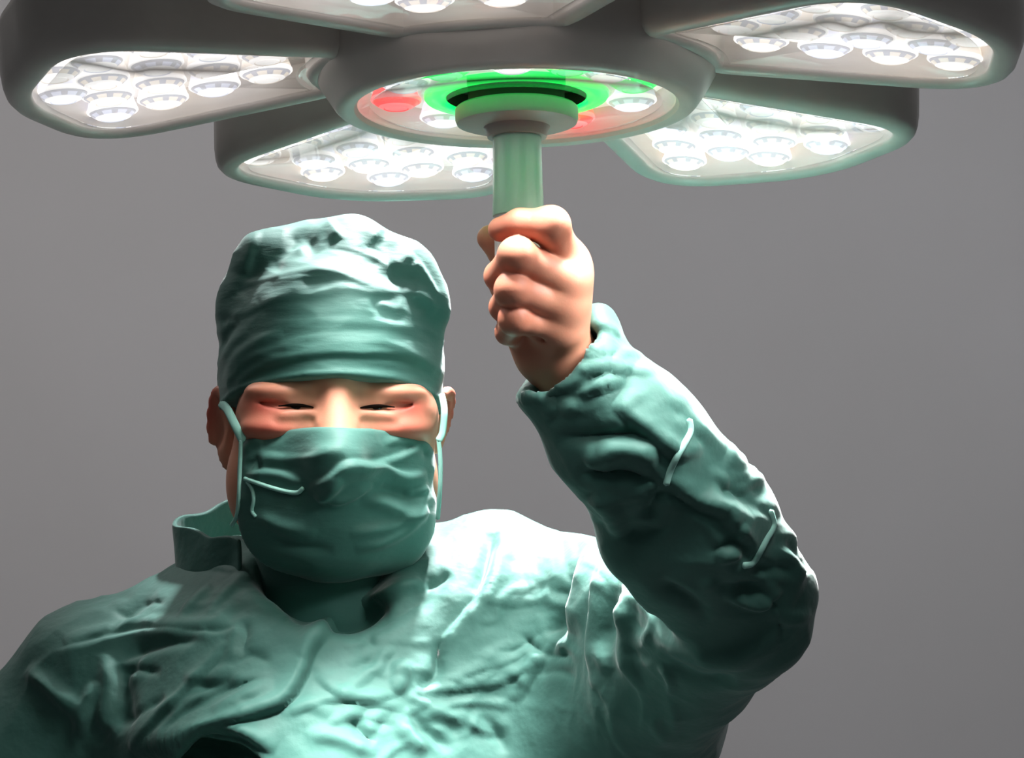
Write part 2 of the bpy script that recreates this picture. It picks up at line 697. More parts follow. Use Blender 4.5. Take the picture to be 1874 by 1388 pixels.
# handle mount and handle
V, F = lathe([(0, 0.004), (0.029, 0.004), (0.0292, 0.0006), (0.0365, 0.0004), (0.0378, -0.0008), (0.0378, -0.0075), (0.0368, -0.0100), (0.034, -0.0110), (0.0205, -0.0122),
              (0.0190, -0.0150), (0.0182, -0.0185), (0, -0.0185)], 96)
mount = part('handle_mount', V, F, M['mount'], lamp)
V, F = lathe([(0, -0.012), (0.0148, -0.012), (0.0149, -0.020), (0.0152, -0.045), (0.0158, -0.066), (0.0158, -0.0672), (0.0146, -0.068), (0, -0.068)], 64)
handle = part('handle', V, F, M['handle'], lamp)
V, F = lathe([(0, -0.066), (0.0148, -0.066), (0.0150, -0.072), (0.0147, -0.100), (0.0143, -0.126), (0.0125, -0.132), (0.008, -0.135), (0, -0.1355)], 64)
tag(part('handle_highlight_end', V, F, M['handle_highlight_end'], handle), 'lower end of the handle, white as a painted highlight')

# petal heads
TPL = dict(ui=0.1178, vi=0.0434, uc=0.2603, vc=0.1131, ue=0.2919, ve=0.020, bow=0.0133)
PHI, DELTA, H0 = -0.4994, -0.1134, 0.0308


def petal_outline(n=150):
    q = TPL
    pts = np.array([(q['ui'], q['vi']), (q['uc'], q['vc']), (q['ue'], q['ve']), (q['ue'], -q['ve']), (q['uc'], -q['vc']), (q['ui'], -q['vi']), (q['ui'] + q['bow'], 0)])
    rad = [.004, .05, .04, .04, .05, .004, .05]
    out = []
    m = len(pts)
    for i in range(m):
        p0, p1, p2 = pts[i - 1], pts[i], pts[(i + 1) % m]
        a, b = p0 - p1, p2 - p1
        la, lb = np.linalg.norm(a), np.linalg.norm(b)
        r = min(rad[i], la * .45, lb * .45)
        s, e = p1 + a / la * r, p1 + b / lb * r
        for t in np.linspace(0, 1, 12):
            out.append((1 - t) ** 2 * s + 2 * t * (1 - t) * p1 + t * t * e)
    out = np.array(out)
    keep = np.r_[True, np.linalg.norm(np.diff(out, axis=0), axis=1) > 1e-6]
    out = out[keep]
    P = np.vstack([out, out[:1]])
    L = np.linalg.norm(np.diff(P, axis=0), axis=1)
    s = np.r_[0, np.cumsum(L)]
    t = np.linspace(0, s[-1], n, endpoint=False)
    return np.c_[np.interp(t, s, P[:, 0]), np.interp(t, s, P[:, 1])]


OUT = petal_outline()
_nx = np.roll(OUT, -2, 0) - np.roll(OUT, 2, 0)
_nx /= np.linalg.norm(_nx, axis=1)[:, None]
ONRM = np.c_[_nx[:, 1], -_nx[:, 0]]
if ((OUT - OUT.mean(0)) * ONRM).sum() < 0:
    ONRM = -ONRM
for _ in range(4):
    ONRM = (np.roll(ONRM, 1, 0) + ONRM * 2 + np.roll(ONRM, -1, 0))
    ONRM /= np.linalg.norm(ONRM, axis=1)[:, None]


def strip(rings, close_first=None, close_last=None):
    """rings: (offset, z) round the petal outline; optional caps with a centre point"""
    V, F = [], []
    n = len(OUT)
    for off, z in rings:
        for p, d in zip(OUT, ONRM):
            q = p + d * off
            V.append((q[0], q[1], z))
    for r in range(len(rings) - 1):
        for i in range(n):
            j = (i + 1) % n
            F.append((r * n + i, r * n + j, (r + 1) * n + j, (r + 1) * n + i))
    for which, z in ((0, close_first), (len(rings) - 1, close_last)):
        if z is not None:
            c = len(V)
            V.append((0.215, 0, z))
            for i in range(n):
                F.append((which * n + i, which * n + (i + 1) % n, c))
    return V, F


H_RINGS = [(-0.0005, 0.026), (-0.0005, 0.0025), (0.0008, 0.0004), (0.0035, -0.0008), (0.0080, -0.0010), (0.0118, 0.0006), (0.0148, 0.0040), (0.0160, 0.0085),
           (0.0166, 0.016), (0.0160, 0.040), (0.0140, 0.046), (0.0100, 0.049)]
led_rows = [(0.152, (-0.022, 0.022)), (0.184, (-0.043, 0.0, 0.043)), (0.217, (-0.064, -0.0215, 0.0215, 0.064)),
            (0.250, (-0.084, -0.042, 0.0, 0.042, 0.084)), (0.276, (-0.026, 0.026))]
PET_LOCS = []
proto = None
for k in range(5):
    th = PHI + math.radians(-72 + 72 * k)
    rot = Matrix.Rotation(th, 4, 'Z') @ Matrix.Translation((0, 0, H0)) @ Matrix.Rotation(-math.atan(DELTA), 4, 'Y')
    if proto is None:
        V, F = strip(H_RINGS, 0.026, 0.051)
        # the arm that carries the head, running in over the hub
        ph = part('petal_housing', V, F, M['housing'], lamp, split=40)
        V, F = strip([(-0.001, 0.0225), (-0.001, 0.0255)], 0.0225, 0.0255)
        part('reflector_panel', V, F, M['panel'], ph)
        V, F = strip([(-0.0008, 0.0030), (-0.0062, 0.0030), (-0.0066, 0.0022), (-0.0075, 0.0022), (-0.0079, 0.0030)], None, 0.0030)
        part('glass_cover', V, F, M['glass'], ph, split=0)
        bx = [(0.055, -0.052), (0.055, 0.052), (0.155, 0.062), (0.155, -0.062)]
        V = [(x, y, 0.022) for x, y in bx] + [(x, y, 0.050) for x, y in bx]
        F = [(3, 2, 1, 0), (4, 5, 6, 7), (0, 1, 5, 4), (1, 2, 6, 5), (2, 3, 7, 6), (3, 0, 4, 7)]
        part('arm', V, F, M['housing'], ph)
        i = 0
        for u, vs in led_rows:
            for v in vs:
                lens('lens_cool' if (i * 7 + 2) % 5 < 2 else 'lens_warm', 0.0160, ph, (u, v, 0.0125))
                i += 1
        proto = ph
    else:
        ph = proto.copy()
        COL.objects.link(ph)
        ph.parent = lamp
        for ch in proto.children:
            c = ch.copy()
            COL.objects.link(c)
            c.parent = ph
    ph.matrix_local = rot
    PET_LOCS.append(LAMP_M @ rot)

# upright that carries the lamp from the ceiling
zc = (3.2 - LC[2])
V, F = lathe([(0, 0.050), (0.075, 0.050), (0.078, 0.060), (0.070, 0.078), (0.030, 0.090), (0.024, 0.10), (0.024, zc - 0.06), (0.09, zc - 0.045), (0.095, zc - 0.004), (0, zc - 0.004)], 48)
part('suspension_post', V, F, M['housing'], lamp)
# ----------------------------------------------------------------- person
HY = 1.555                                   # depth of the ear line
HO = at(607, 757, HY)                        # head origin: between the ears, eye height
YAW = math.radians(8)
Rv = np.array([math.cos(YAW), math.sin(YAW), 0])      # towards the ear on the raised-arm side
Fv = np.array([math.sin(YAW), -math.cos(YAW), 0])     # the way the face looks
Uv = np.array([0, 0, 1.0])
HM = np.stack([Rv, Fv, Uv], 1)
BASE = np.array([HO[0], HO[1] + 0.02, 0.0])


def hd(r, f, u):
    return HO + Rv * r + Fv * f + Uv * u


def hl(P):
    return (P - HO) @ HM


def pchild(name, V, F, material, parent, smooth=True):
    o = make_obj(name, V, F, material, parent, smooth, origin=BASE)
    o.location = (0, 0, 0)
    return o


# ---- head
def head_parts(P):
    d = ellip(hd(0, -0.012, 0.040), (0.0745, 0.094, 0.082), HM)(P)
    d = smin(d, ellip(hd(0, 0.014, -0.045), (0.0715, 0.070, 0.078), HM)(P), 0.03)
    d = smin(d, ellip(hd(0, 0.044, -0.092), (0.038, 0.032, 0.026), HM)(P), 0.025)      # chin
    for s in (-1, 1):
        d = smin(d, ellip(hd(s * 0.058, 0.026, -0.056), (0.024, 0.032, 0.040), HM)(P), 0.016)   # full cheeks
    return d


def face_parts(P, d):
    # forehead
    d = smin(d, ellip(hd(0, 0.052, 0.036), (0.060, 0.032, 0.026), HM)(P), 0.016)
    for s in (-1, 1):
        d = smin(d, ellip(hd(0.058 * s + 0.003, 0.038, -0.006), (0.020, 0.036, 0.028), HM)(P), 0.014)      # temple
        # eye region: one soft mass, then the lids are shaped on it
        d = smin(d, ellip(hd(s * 0.037, 0.058, -0.001), (0.031, 0.0215, 0.024), HM)(P), 0.010)
        d = smin(d, ellip(hd(s * 0.041, 0.0640, 0.0115), (0.027, 0.0185, 0.0085), HM)(P), 0.007)   # puffy upper lid
        d = smin(d, ellip(hd(s * 0.046, 0.0635, -0.0160), (0.026, 0.0190, 0.0105), HM)(P), 0.008)  # raised cheek
        d = smin(d, rcone(hd(s * 0.019, 0.0765, -0.0060), hd(s * 0.039, 0.0778, -0.0070), 0.0022, 0.0030)(P), 0.008)
    # nose
    d = smin(d, rcone(hd(0, 0.0735, 0.016), hd(0, 0.0895, -0.032), 0.0105, 0.0150)(P), 0.018)
    d = smin(d, ball(hd(0, 0.097, -0.040), 0.0135)(P), 0.008)
    for s in (-1, 1):
        d = smin(d, ball(hd(s * 0.014, 0.088, -0.042), 0.009)(P), 0.006)
        # narrow opening between the lids, and the crease that runs out from it
        d = smax(d, -rcone(hd(s * 0.0185, 0.0810, -0.0012), hd(s * 0.040, 0.0805, -0.0004), 0.0014, 0.0018)(P), 0.0022)
        d = smax(d, -rcone(hd(s * 0.040, 0.0815, -0.0002), hd(s * 0.058, 0.0720, 0.0026), 0.0017, 0.0008)(P), 0.005)
        d = smax(d, -rcone(hd(s * 0.0205, 0.0835, -0.0112), hd(s * 0.044, 0.0850, -0.0130), 0.0010, 0.0006)(P), 0.007)
        # hollow beside the root of the nose
        d = smax(d, -ellip(hd(s * 0.0165, 0.0905, 0.006), (0.0045, 0.006, 0.012), HM)(P), 0.008)
    return d


def ear(P, s):
    # slim shell standing out from the side of the head
    c = hd(-0.0845, -0.004, -0.012) if s < 0 else hd(0.0815, -0.004, -0.010)
    Z3 = Uv if s < 0 else (Uv + 0.30 * Rv) / math.hypot(1, 0.30)
    tilt = 0.55
    a = np.array([math.sin(tilt) * s, -math.cos(tilt), 0.0])      # runs out and back
    a3 = Rv * a[0] + Fv * a[1]
    n3 = Rv * math.cos(tilt) + Fv * (math.sin(tilt) * s)
    n3 = n3 * s
    E = np.stack([a3, n3, Z3], 1)
    d = ellip(c + Z3 * 0.006, (0.0165, 0.0048, 0.0260), E)(P)
    d = smin(d, ellip(c - Z3 * 0.020 - a3 * 0.006, (0.0085, 0.0050, 0.0150), E)(P), 0.008)      # lobe
    pts = [c + a3 * (0.0125 * math.cos(t)) + Z3 * (0.006 + 0.0235 * math.sin(t)) + n3 * 0.0035 for t in np.linspace(-0.7, 2.6, 8)]
    for p, q in zip(pts[:-1], pts[1:]):
        d = smin(d, rcone(p, q, 0.0042, 0.0042)(P), 0.003)       # rolled rim
    d = smax(d, -ellip(c + n3 * 0.0075 - a3 * 0.001 - Z3 * 0.002, (0.0080, 0.0062, 0.0150), E)(P), 0.003)   # bowl
    return d


# ---- raised hand, forearm and the hidden limbs
HC = LC                                                      # lamp centre
hax = -ez                                                    # handle axis, pointing down


def on_handle(py):
    s = 0.0
    for _ in range(30):
        p = LC + hax * s
        y = project(p[None])[0][0, 1]
        s += (py - y) / FPX * 1.19
    return LC + hax * s


WR = at(1010, 640, 1.210)
# finger joints: knuckle, middle joint, end joint, tip (photograph position and depth)
FING = [
    [(1034, 474, 1.178), (1008, 413, 1.158), (952, 411, 1.1615), (916, 420, 1.167)],
    [(1038, 517, 1.174), (946, 468, 1.1545), (914, 505, 1.178), (924, 540, 1.203)],
    [(1034, 562, 1.178), (938, 530, 1.1580), (922, 562, 1.180), (934, 588, 1.203)],
    [(1020, 602, 1.184), (942, 583, 1.1660), (930, 608, 1.187), (950, 620, 1.204)],
]
FRAD = [(0.0116, 0.0106, 0.0094, 0.0076), (0.0114, 0.0102, 0.0090, 0.0074), (0.0110, 0.0096, 0.0086, 0.0070), (0.0100, 0.0086, 0.0077, 0.0064)]
THUMB = [(1024, 560, 1.222), (985, 492, 1.226), (925, 462, 1.213), (897, 436, 1.203)]
TRAD = (0.0135, 0.0120, 0.0105, 0.0082)


def hand(P):
    fj = [[at(*p) for p in f] for f in FING]
    # palm from the wrist to each knuckle
    d = None
    for f, k in zip(fj, range(4)):
        w = WR + (f[0] - WR) * 0.10
        e = rcone(w, f[0], 0.0155, 0.0118 - 0.0008 * (k == 3))(P)
        d = e if d is None else smin(d, e, 0.012)
    # heel on the little-finger side and ball of the thumb
    d = smin(d, rcone(at(996, 625, 1.203), at(1004, 585, 1.205), 0.0125, 0.012)(P), 0.010)
    d = smin(d, rcone(WR, at(1024, 560, 1.222), 0.0155, 0.0145)(P), 0.012)
    fing = None
    for f, r in zip(fj, FRAD):
        c = rcone(f[0], f[1], r[0], r[1])(P)
        c = smin(c, rcone(f[1], f[2], r[1], r[2])(P), 0.004)
        c = smin(c, rcone(f[2], f[3], r[2], r[3])(P), 0.003)
        c = smin(c, ball(f[1] + np.array([0, -0.001, 0.0]), r[1] * 1.04)(P), 0.004)
        fing = c if fing is None else smin(fing, c, 0.0012)
    t = [at(*p) for p in THUMB]
    th = rcone(t[0], t[1], TRAD[0], TRAD[1])(P)
    th = smin(th, rcone(t[1], t[2], TRAD[1], TRAD[2])(P), 0.004)
    th = smin(th, rcone(t[2], t[3], TRAD[2], TRAD[3])(P), 0.003)
    d = smin(d, fing, 0.007)
    d = smin(d, th, 0.004)
    # back of the hand
    d = smin(d, rcone(at(1034, 500, 1.186), at(1018, 600, 1.192), 0.0165, 0.0155)(P), 0.010)
    for f in fj[1:]:
        d = smin(d, ball(f[0] + np.array([0.000, -0.0015, 0.0]), 0.0070)(P), 0.012)
    # crease below the little finger
    d = smax(d, -rcone(at(958, 612, 1.172), at(1000, 622, 1.176), 0.0012, 0.0008)(P), 0.004)
    return d


ELB = at(1420, 1075, 1.285)
SHL = at(985, 1085, 1.585)
SHR = at(170, 1285, 1.60)
ELR = at(40, 1640, 1.60)


def body_sdf(P):
    d = head_parts(P)
    d = face_parts(P, d)
    for s in (-1, 1):
        d = smin(d, ear(P, s), 0.004)
    d = smin(d, rcone(hd(0, -0.025, -0.05), at(620, 1130, 1.63), 0.058, 0.066)(P), 0.02)
    # hidden trunk, arms and legs under the gown
    d = smin(d, rcone(at(420, 1250, 1.64), at(830, 1230, 1.64), 0.045, 0.04)(P), 0.03)
    d = smin(d, ellip(np.array([-0.125, 1.64, 1.18]), (0.155, 0.085, 0.30))(P), 0.04)
    d = smin(d, rcone(at(860, 1200, 1.63), at(1040, 1130, 1.575), 0.03, 0.03)(P), 0.02)
    d = smin(d, rcone(at(1040, 1130, 1.575), at(1390, 1085, 1.30), 0.032, 0.022)(P), 0.02)
    d = smin(d, rcone(at(1390, 1085, 1.30), at(1100, 740, 1.222), 0.022, 0.024)(P), 0.01)
    d = smin(d, rcone(at(1100, 740, 1.222), WR, 0.024, 0.0225)(P), 0.01)
    d = smin(d, rcone(SHR, ELR, 0.04, 0.03)(P), 0.02)
    d = smin(d, rcone(ELR, at(160, 1900, 1.50), 0.03, 0.024)(P), 0.02)
    for s in (-1, 1):
        hip = np.array([-0.125 + 0.085 * s, 1.64, 0.90])
        kn = np.array([-0.125 + 0.095 * s, 1.63, 0.49])
        an = np.array([-0.125 + 0.10 * s, 1.66, 0.09])
        d = smin(d, rcone(hip, kn, 0.078, 0.052)(P), 0.03)
        d = smin(d, rcone(kn, an, 0.052, 0.034)(P), 0.02)
        d = smin(d, ellip(an + np.array([0, -0.06, -0.055]), (0.042, 0.115, 0.036))(P), 0.02)
    return smin(d, hand(P), 0.010)


gx = axis_grid([(-0.62, -0.26, 0.02), (-0.26, -0.035, 0.0016), (-0.035, 0.055, 0.0011), (0.055, 0.30, 0.012)])
gy = axis_grid([(1.12, 1.25, 0.0011), (1.25, 1.42, 0.010), (1.42, 1.52, 0.0013), (1.52, 1.62, 0.004), (1.62, 1.78, 0.012)])
gz = axis_grid([(-0.02, 1.44, 0.02), (1.44, 1.565, 0.005), (1.565, 1.72, 0.0011), (1.72, 1.80, 0.01)])
BV, BF = surface(body_sdf, gx, gy, gz)
BV = relax(BV, BF, 1, 0.3)
person = make_obj('person', BV, BF, M['skin'], None, True, origin=BASE)
tag(person, 'person in green surgical gown, cap and mask, one arm raised to hold the lamp handle', 'person')
# blush map of the skin
bl = np.full(len(BV), 0.12)
L = hl(BV)
for s in (-1, 1):
    bl += 0.75 * np.exp(-(((L[:, 0] - s * 0.054) / 0.017) ** 2 + ((L[:, 1] - 0.072) / 0.03) ** 2 + ((L[:, 2] - 0.001) / 0.010) ** 2))
    bl += 0.65 * np.exp(-(((L[:, 0] - s * 0.052) / 0.024) ** 2 + ((L[:, 1] - 0.075) / 0.03) ** 2 + ((L[:, 2] + 0.019) / 0.009) ** 2))
    bl += 0.7 * np.exp(-(((L[:, 0] - s * 0.098) / 0.012) ** 2 + ((L[:, 1] + 0.01) / 0.03) ** 2 + ((L[:, 2] - 0.005) / 0.03) ** 2))
for f, r in zip(FING, FRAD):
    for j in (1, 2, 3):
        q = at(*f[j])
        bl += 0.28 * np.exp(-((BV - q) ** 2).sum(1) / 0.013 ** 2)
br = np.zeros(len(BV))  # dark inner brow: faint eyebrow hair plus painted shade
for s in (-1, 1):
    br += 0.75 * np.exp(-(((L[:, 0] - s * 0.026) / 0.014) ** 2 + ((L[:, 2] - 0.0205 + 0.10 * (0.026 - s * L[:, 0])) / 0.0042) ** 2)) * (L[:, 1] > 0.05)
ab_ = person.data.attributes.new('brow_shade', 'FLOAT', 'POINT')
ab_.data.foreach_set('value', np.clip(br, 0, 0.8).astype(np.float32))
at_ = person.data.attributes.new('blush', 'FLOAT', 'POINT')
at_.data.foreach_set('value', np.clip(bl, 0, 1).astype(np.float32))

# eyes and lashes
for s in (-1, 1):
    V, F = lathe([(0, 0.0115)] + [(0.0115 * math.sin(a), 0.0115 * math.cos(a)) for a in np.linspace(0.2, 2.95, 14)] + [(0, -0.0115)], 24)
    V = np.array(V) + hd(s * 0.0300, 0.0683, -0.0010)
    pchild('eye', V, F, M['eye'], person)
    pts = [hd(s * (0.0175 + 0.026 * t), 0.0800 + 0.0008 * math.sin(t * math.pi) - 0.0008 * t, -0.0008 + 0.0010 * math.sin(t * math.pi) + 0.0008 * t) for t in np.linspace(0, 1, 14)]
    V, F = tube(pts, [0.0005 + 0.0009 * math.sin(math.pi * min(1, t * 1.1)) for t in np.linspace(0, 1, 14)], 6)
    pchild('eyelash', V, F, M['lash'], person)


# ---- cap
def cap_sdf(P):
    q = hl(P)
    d = ellip(hd(0, -0.012, 0.050), (0.0880, 0.104, 0.089), HM)(P)
    d = smin(d, ellip(hd(0, -0.010, 0.010), (0.0855, 0.101, 0.085), HM)(P), 0.02)
    d = smin(d, ball(at(648, 447, 1.545), 0.0225)(P), 0.030)
    d = smin(d, ball(at(482, 478, 1.540), 0.0225)(P), 0.026)
    d = smin(d, ball(at(565, 484, 1.56), 0.030)(P), 0.03)
    d = smin(d, ball(at(738, 500, 1.545), 0.026)(P), 0.026)
    d = smin(d, ball(at(460, 560, 1.545), 0.024)(P), 0.025)
    d = smin(d, ball(at(768, 560, 1.545), 0.022)(P), 0.022)
    rim = 0.0215 - (0.092 - q[:, 1]) * 0.215 - 0.10 * np.clip(np.abs(q[:, 0]) - 0.03, 0, 1) * 0
    dd = smax(d, rim - q[:, 2], 0.002)
    hem = np.sqrt(np.maximum(np.abs(d + 0.001) - 0.0, 0) ** 2 + (q[:, 2] - rim - 0.002) ** 2) - 0.0026
    dd = smin(dd, hem, 0.001)
    return smax(dd, -(ellip(hd(0, -0.012, 0.030), (0.078, 0.094, 0.085), HM)(P)), 0.003)


cx_ = axis_grid([(HO[0] - 0.115, HO[0] + 0.115, 0.0019)])
cy_ = axis_grid([(HO[1] - 0.13, HO[1] + 0.03, 0.0019), (HO[1] + 0.03, HO[1] + 0.14, 0.005)])
cz_ = axis_grid([(HO[2] - 0.05, HO[2] + 0.19, 0.0017)])
CV, CF = surface(cap_sdf, cx_, cy_, cz_)
CV = relax(CV, CF, 1, 0.4)
cap_strokes = [
    # band folds that run together above the ears
    ('s', 22, 5.0, [(416, 728), (470, 682), (530, 660), (600, 651), (660, 651), (720, 652), (770, 672), (806, 702)]),
    ('s', 14, 3.2, [(660, 630), (700, 633), (740, 648), (785, 672), (808, 690)]),
    ('s', 12, 3.0, [(414, 716), (450, 670), (500, 645), (560, 636)]),
    ('r', 9, 2.6, [(412, 700), (432, 660), (470, 628), (520, 612)]),
    ('r', 8, 2.6, [(408, 668), (425, 632), (455, 604)]),
    ('v', 7, 2.8, [(406, 640), (418, 610), (440, 590)]),
    ('s', 12, 2.8, [(402, 588), (450, 578), (500, 556), (560, 545), (600, 540)]),
    ('v', 7, 2.2, [(402, 590), (420, 582), (425, 592)]),
    ('s', 14, 2.4, [(397, 556), (440, 530), (500, 512), (560, 502), (620, 506), (680, 530), (700, 542)]),
    ('r', 10, 2.0, [(500, 520), (545, 505), (600, 498), (650, 512)]),
    ('s', 12, 2.4, [(560, 552), (630, 536), (690, 540), (740, 540), (790, 560)]),
    ('r', 6, 1.2, [(470, 600), (560, 588), (660, 590), (770, 600)]),
    ('v', 6, 1.2, [(520, 620), (620, 606), (720, 612), (800, 640)]),
    ('r', 6, 1.1, [(480, 566), (560, 570), (640, 568), (740, 578)]),
    ('v', 6, 1.0, [(590, 672), (680, 672), (780, 690)]),
    # crown: pulled peaks and valleys
    ('s', 24, 5.0, [(452, 505), (466, 460), (478, 425)]),
    ('v', 16, 4.5, [(500, 500), (520, 470), (552, 440)]),
    ('r', 10, 3.5, [(510, 490), (535, 468), (560, 452)]),
    ('v', 12, 4.0, [(520, 432), (560, 440), (580, 470)]),
    ('s', 26, 5.5, [(628, 440), (616, 416), (600, 395)]),
    ('r', 18, 3.5, [(600, 428), (640, 446), (670, 462)]),
    ('v', 22, 5.5, [(690, 430), (706, 448), (690, 470)]),
    ('r', 16, 4.0, [(716, 492), (740, 478), (752, 462)]),
    ('v', 14, 3.5, [(665, 475), (700, 500), (735, 515)]),
    ('s', 24, 5.0, [(806, 540), (780, 500), (764, 482), (745, 498)]),
    ('r', 12, 3.0, [(735, 532), (765, 540), (800, 570)]),
    ('v', 10, 2.5, [(730, 560), (700, 545), (690, 565), (740, 585)]),
    ('r', 14, 2.4, [(480, 560), (520, 540), (560, 520)]),
    ('v', 12, 2.2, [(425, 545), (460, 500), (470, 470)]),
]
CV = fold(CV, CF, [(k, w * 1.1, h * 0.72, p) for k, w, h, p in cap_strokes])
CV = ridged(CV, CF, 0.0008, 26.0, (1, 1, 2.4), 3.1)
CV = relax(CV, CF, 1, 0.25)
cap = pchild('surgical_cap', CV, CF, M['cap_cloth'], person)


# ---- mask
def mask_form(P):
    d = ellip(hd(0, 0.012, -0.045), (0.0775, 0.080, 0.084), HM)(P)
    d = smin(d, rcone(hd(0, 0.080, -0.014), hd(0, 0.104, -0.043), 0.013, 0.017)(P), 0.035)
    d = smin(d, ellip(hd(0, 0.052, -0.090), (0.045, 0.036, 0.034), HM)(P), 0.035)
    for s in (-1, 1):
        d = smin(d, ellip(hd(s * 0.050, 0.040, -0.050), (0.0235, 0.034, 0.046), HM)(P), 0.014)
        d = smin(d, ellip(hd(s * 0.046, 0.030, -0.088), (0.029, 0.034, 0.034), HM)(P), 0.02)
    return d - 0.001


def mask_sdf(P):
    q = hl(P)
    d = mask_form(P)
    top = -0.0175 - 0.30 * np.clip(np.abs(q[:, 0]) - 0.018, 0, 1) ** 1.5
    d = smax(d, q[:, 2] - top, 0.0015)
    d = smax(d, 0.037 - 0.237 * q[:, 0] - q[:, 1], 0.002)
    return smax(d, -(q[:, 2] + 0.133), 0.002)


mx_ = axis_grid([(HO[0] - 0.10, HO[0] + 0.11, 0.0018)])
my_ = axis_grid([(HO[1] - 0.145, HO[1] - 0.015, 0.0018)])
mz_ = axis_grid([(HO[2] - 0.15, HO[2] + 0.005, 0.0016)])
MV, MF = surface(mask_sdf, mx_, my_, mz_)
MV = relax(MV, MF, 1, 0.4)
mask_strokes = [
    ('s', 16, 4.5, [(800, 800), (740, 830), (690, 846), (650, 852)]),
    ('s', 26, 6.5, [(800, 862), (740, 868), (690, 852), (655, 846), (625, 852), (590, 876), (560, 895)]),
    ('s', 18, 4.5, [(555, 880), (520, 866), (480, 862), (450, 868)]),
    ('r', 12, 3.0, [(470, 838), (520, 836), (580, 832), (630, 822)]),
    ('v', 8, 1.8, [(480, 824), (530, 832), (600, 828)]),
    ('r', 10, 4.0, [(582, 916), (605, 896), (622, 872)]),
    ('r', 10, 3.6, [(600, 918), (640, 905), (675, 885)]),
    ('r', 12, 3.5, [(660, 905), (700, 925), (740, 940), (790, 945)]),
    ('v', 10, 2.6, [(690, 890), (740, 905), (798, 895)]),
    ('r', 6, 2.4, [(738, 904), (770, 898), (800, 888)]),
    ('r', 10, 3.0, [(650, 1005), (700, 990), (750, 965), (795, 930)]),
    ('r', 10, 2.6, [(640, 975), (700, 968), (760, 940), (798, 905)]),
    ('r', 12, 2.6, [(470, 940), (520, 965), (580, 975)]),
    ('v', 10, 2.2, [(480, 975), (540, 1000), (610, 1008)]),
    ('r', 8, 2.2, [(448, 830), (462, 812), (480, 806)]),
    ('v', 6, 1.8, [(452, 858), (470, 840), (474, 866)]),
    ('r', 8, 2.0, [(700, 812), (740, 806), (790, 826)]),
    ('v', 6, 1.6, [(740, 818), (770, 822), (798, 842)]),
]
MV = fold(MV, MF, [(k, w, h * 1.35, [(min(x, 780), y) for x, y in p]) for k, w, h, p in mask_strokes], 0.2)
MV = ridged(MV, MF, 0.0010, 24.0, (1, 1, 1.8), 7.7)
MV = relax(MV, MF, 1, 0.25)
mask = pchild('face_mask', MV, MF, M['mask_cloth'], person)


def strap(pts, rad, flat=0.35, n=30, name='strap', parent=None):
    V, F = tube(spline(pts, n), rad, 8, flat)
    return pchild(name, V, F, M['tie'], parent or mask)


strap([at(404, 738, 1.530), at(416, 750, 1.492), at(430, 778, 1.478), at(444, 806, 1.478)], 0.0033)
strap([at(808, 722, 1.520), at(813, 750, 1.500), at(810, 790, 1.494), at(803, 806, 1.490)], 0.0026)
strap([at(803, 806, 1.490), at(806, 850, 1.490), at(805, 900, 1.492), at(801, 950, 1.500)], 0.0017)
strap([at(441, 806, 1.478), at(439, 860, 1.480), at(437, 910, 1.482), at(433, 945, 1.49), at(424, 962, 1.50)], 0.0016, 0.8)
cordp = surf_pts(MV, [(447, 876), (465, 882), (490, 891), (520, 900), (543, 903), (555, 894)], 0.0016)
strap(cordp, 0.0017, 0.8, name='cord')
cordp = surf_pts(MV, [(452, 882), (462, 895), (464, 915), (462, 935), (468, 945)], 0.0012)
strap(cordp, 0.0014, 0.8, name='cord')


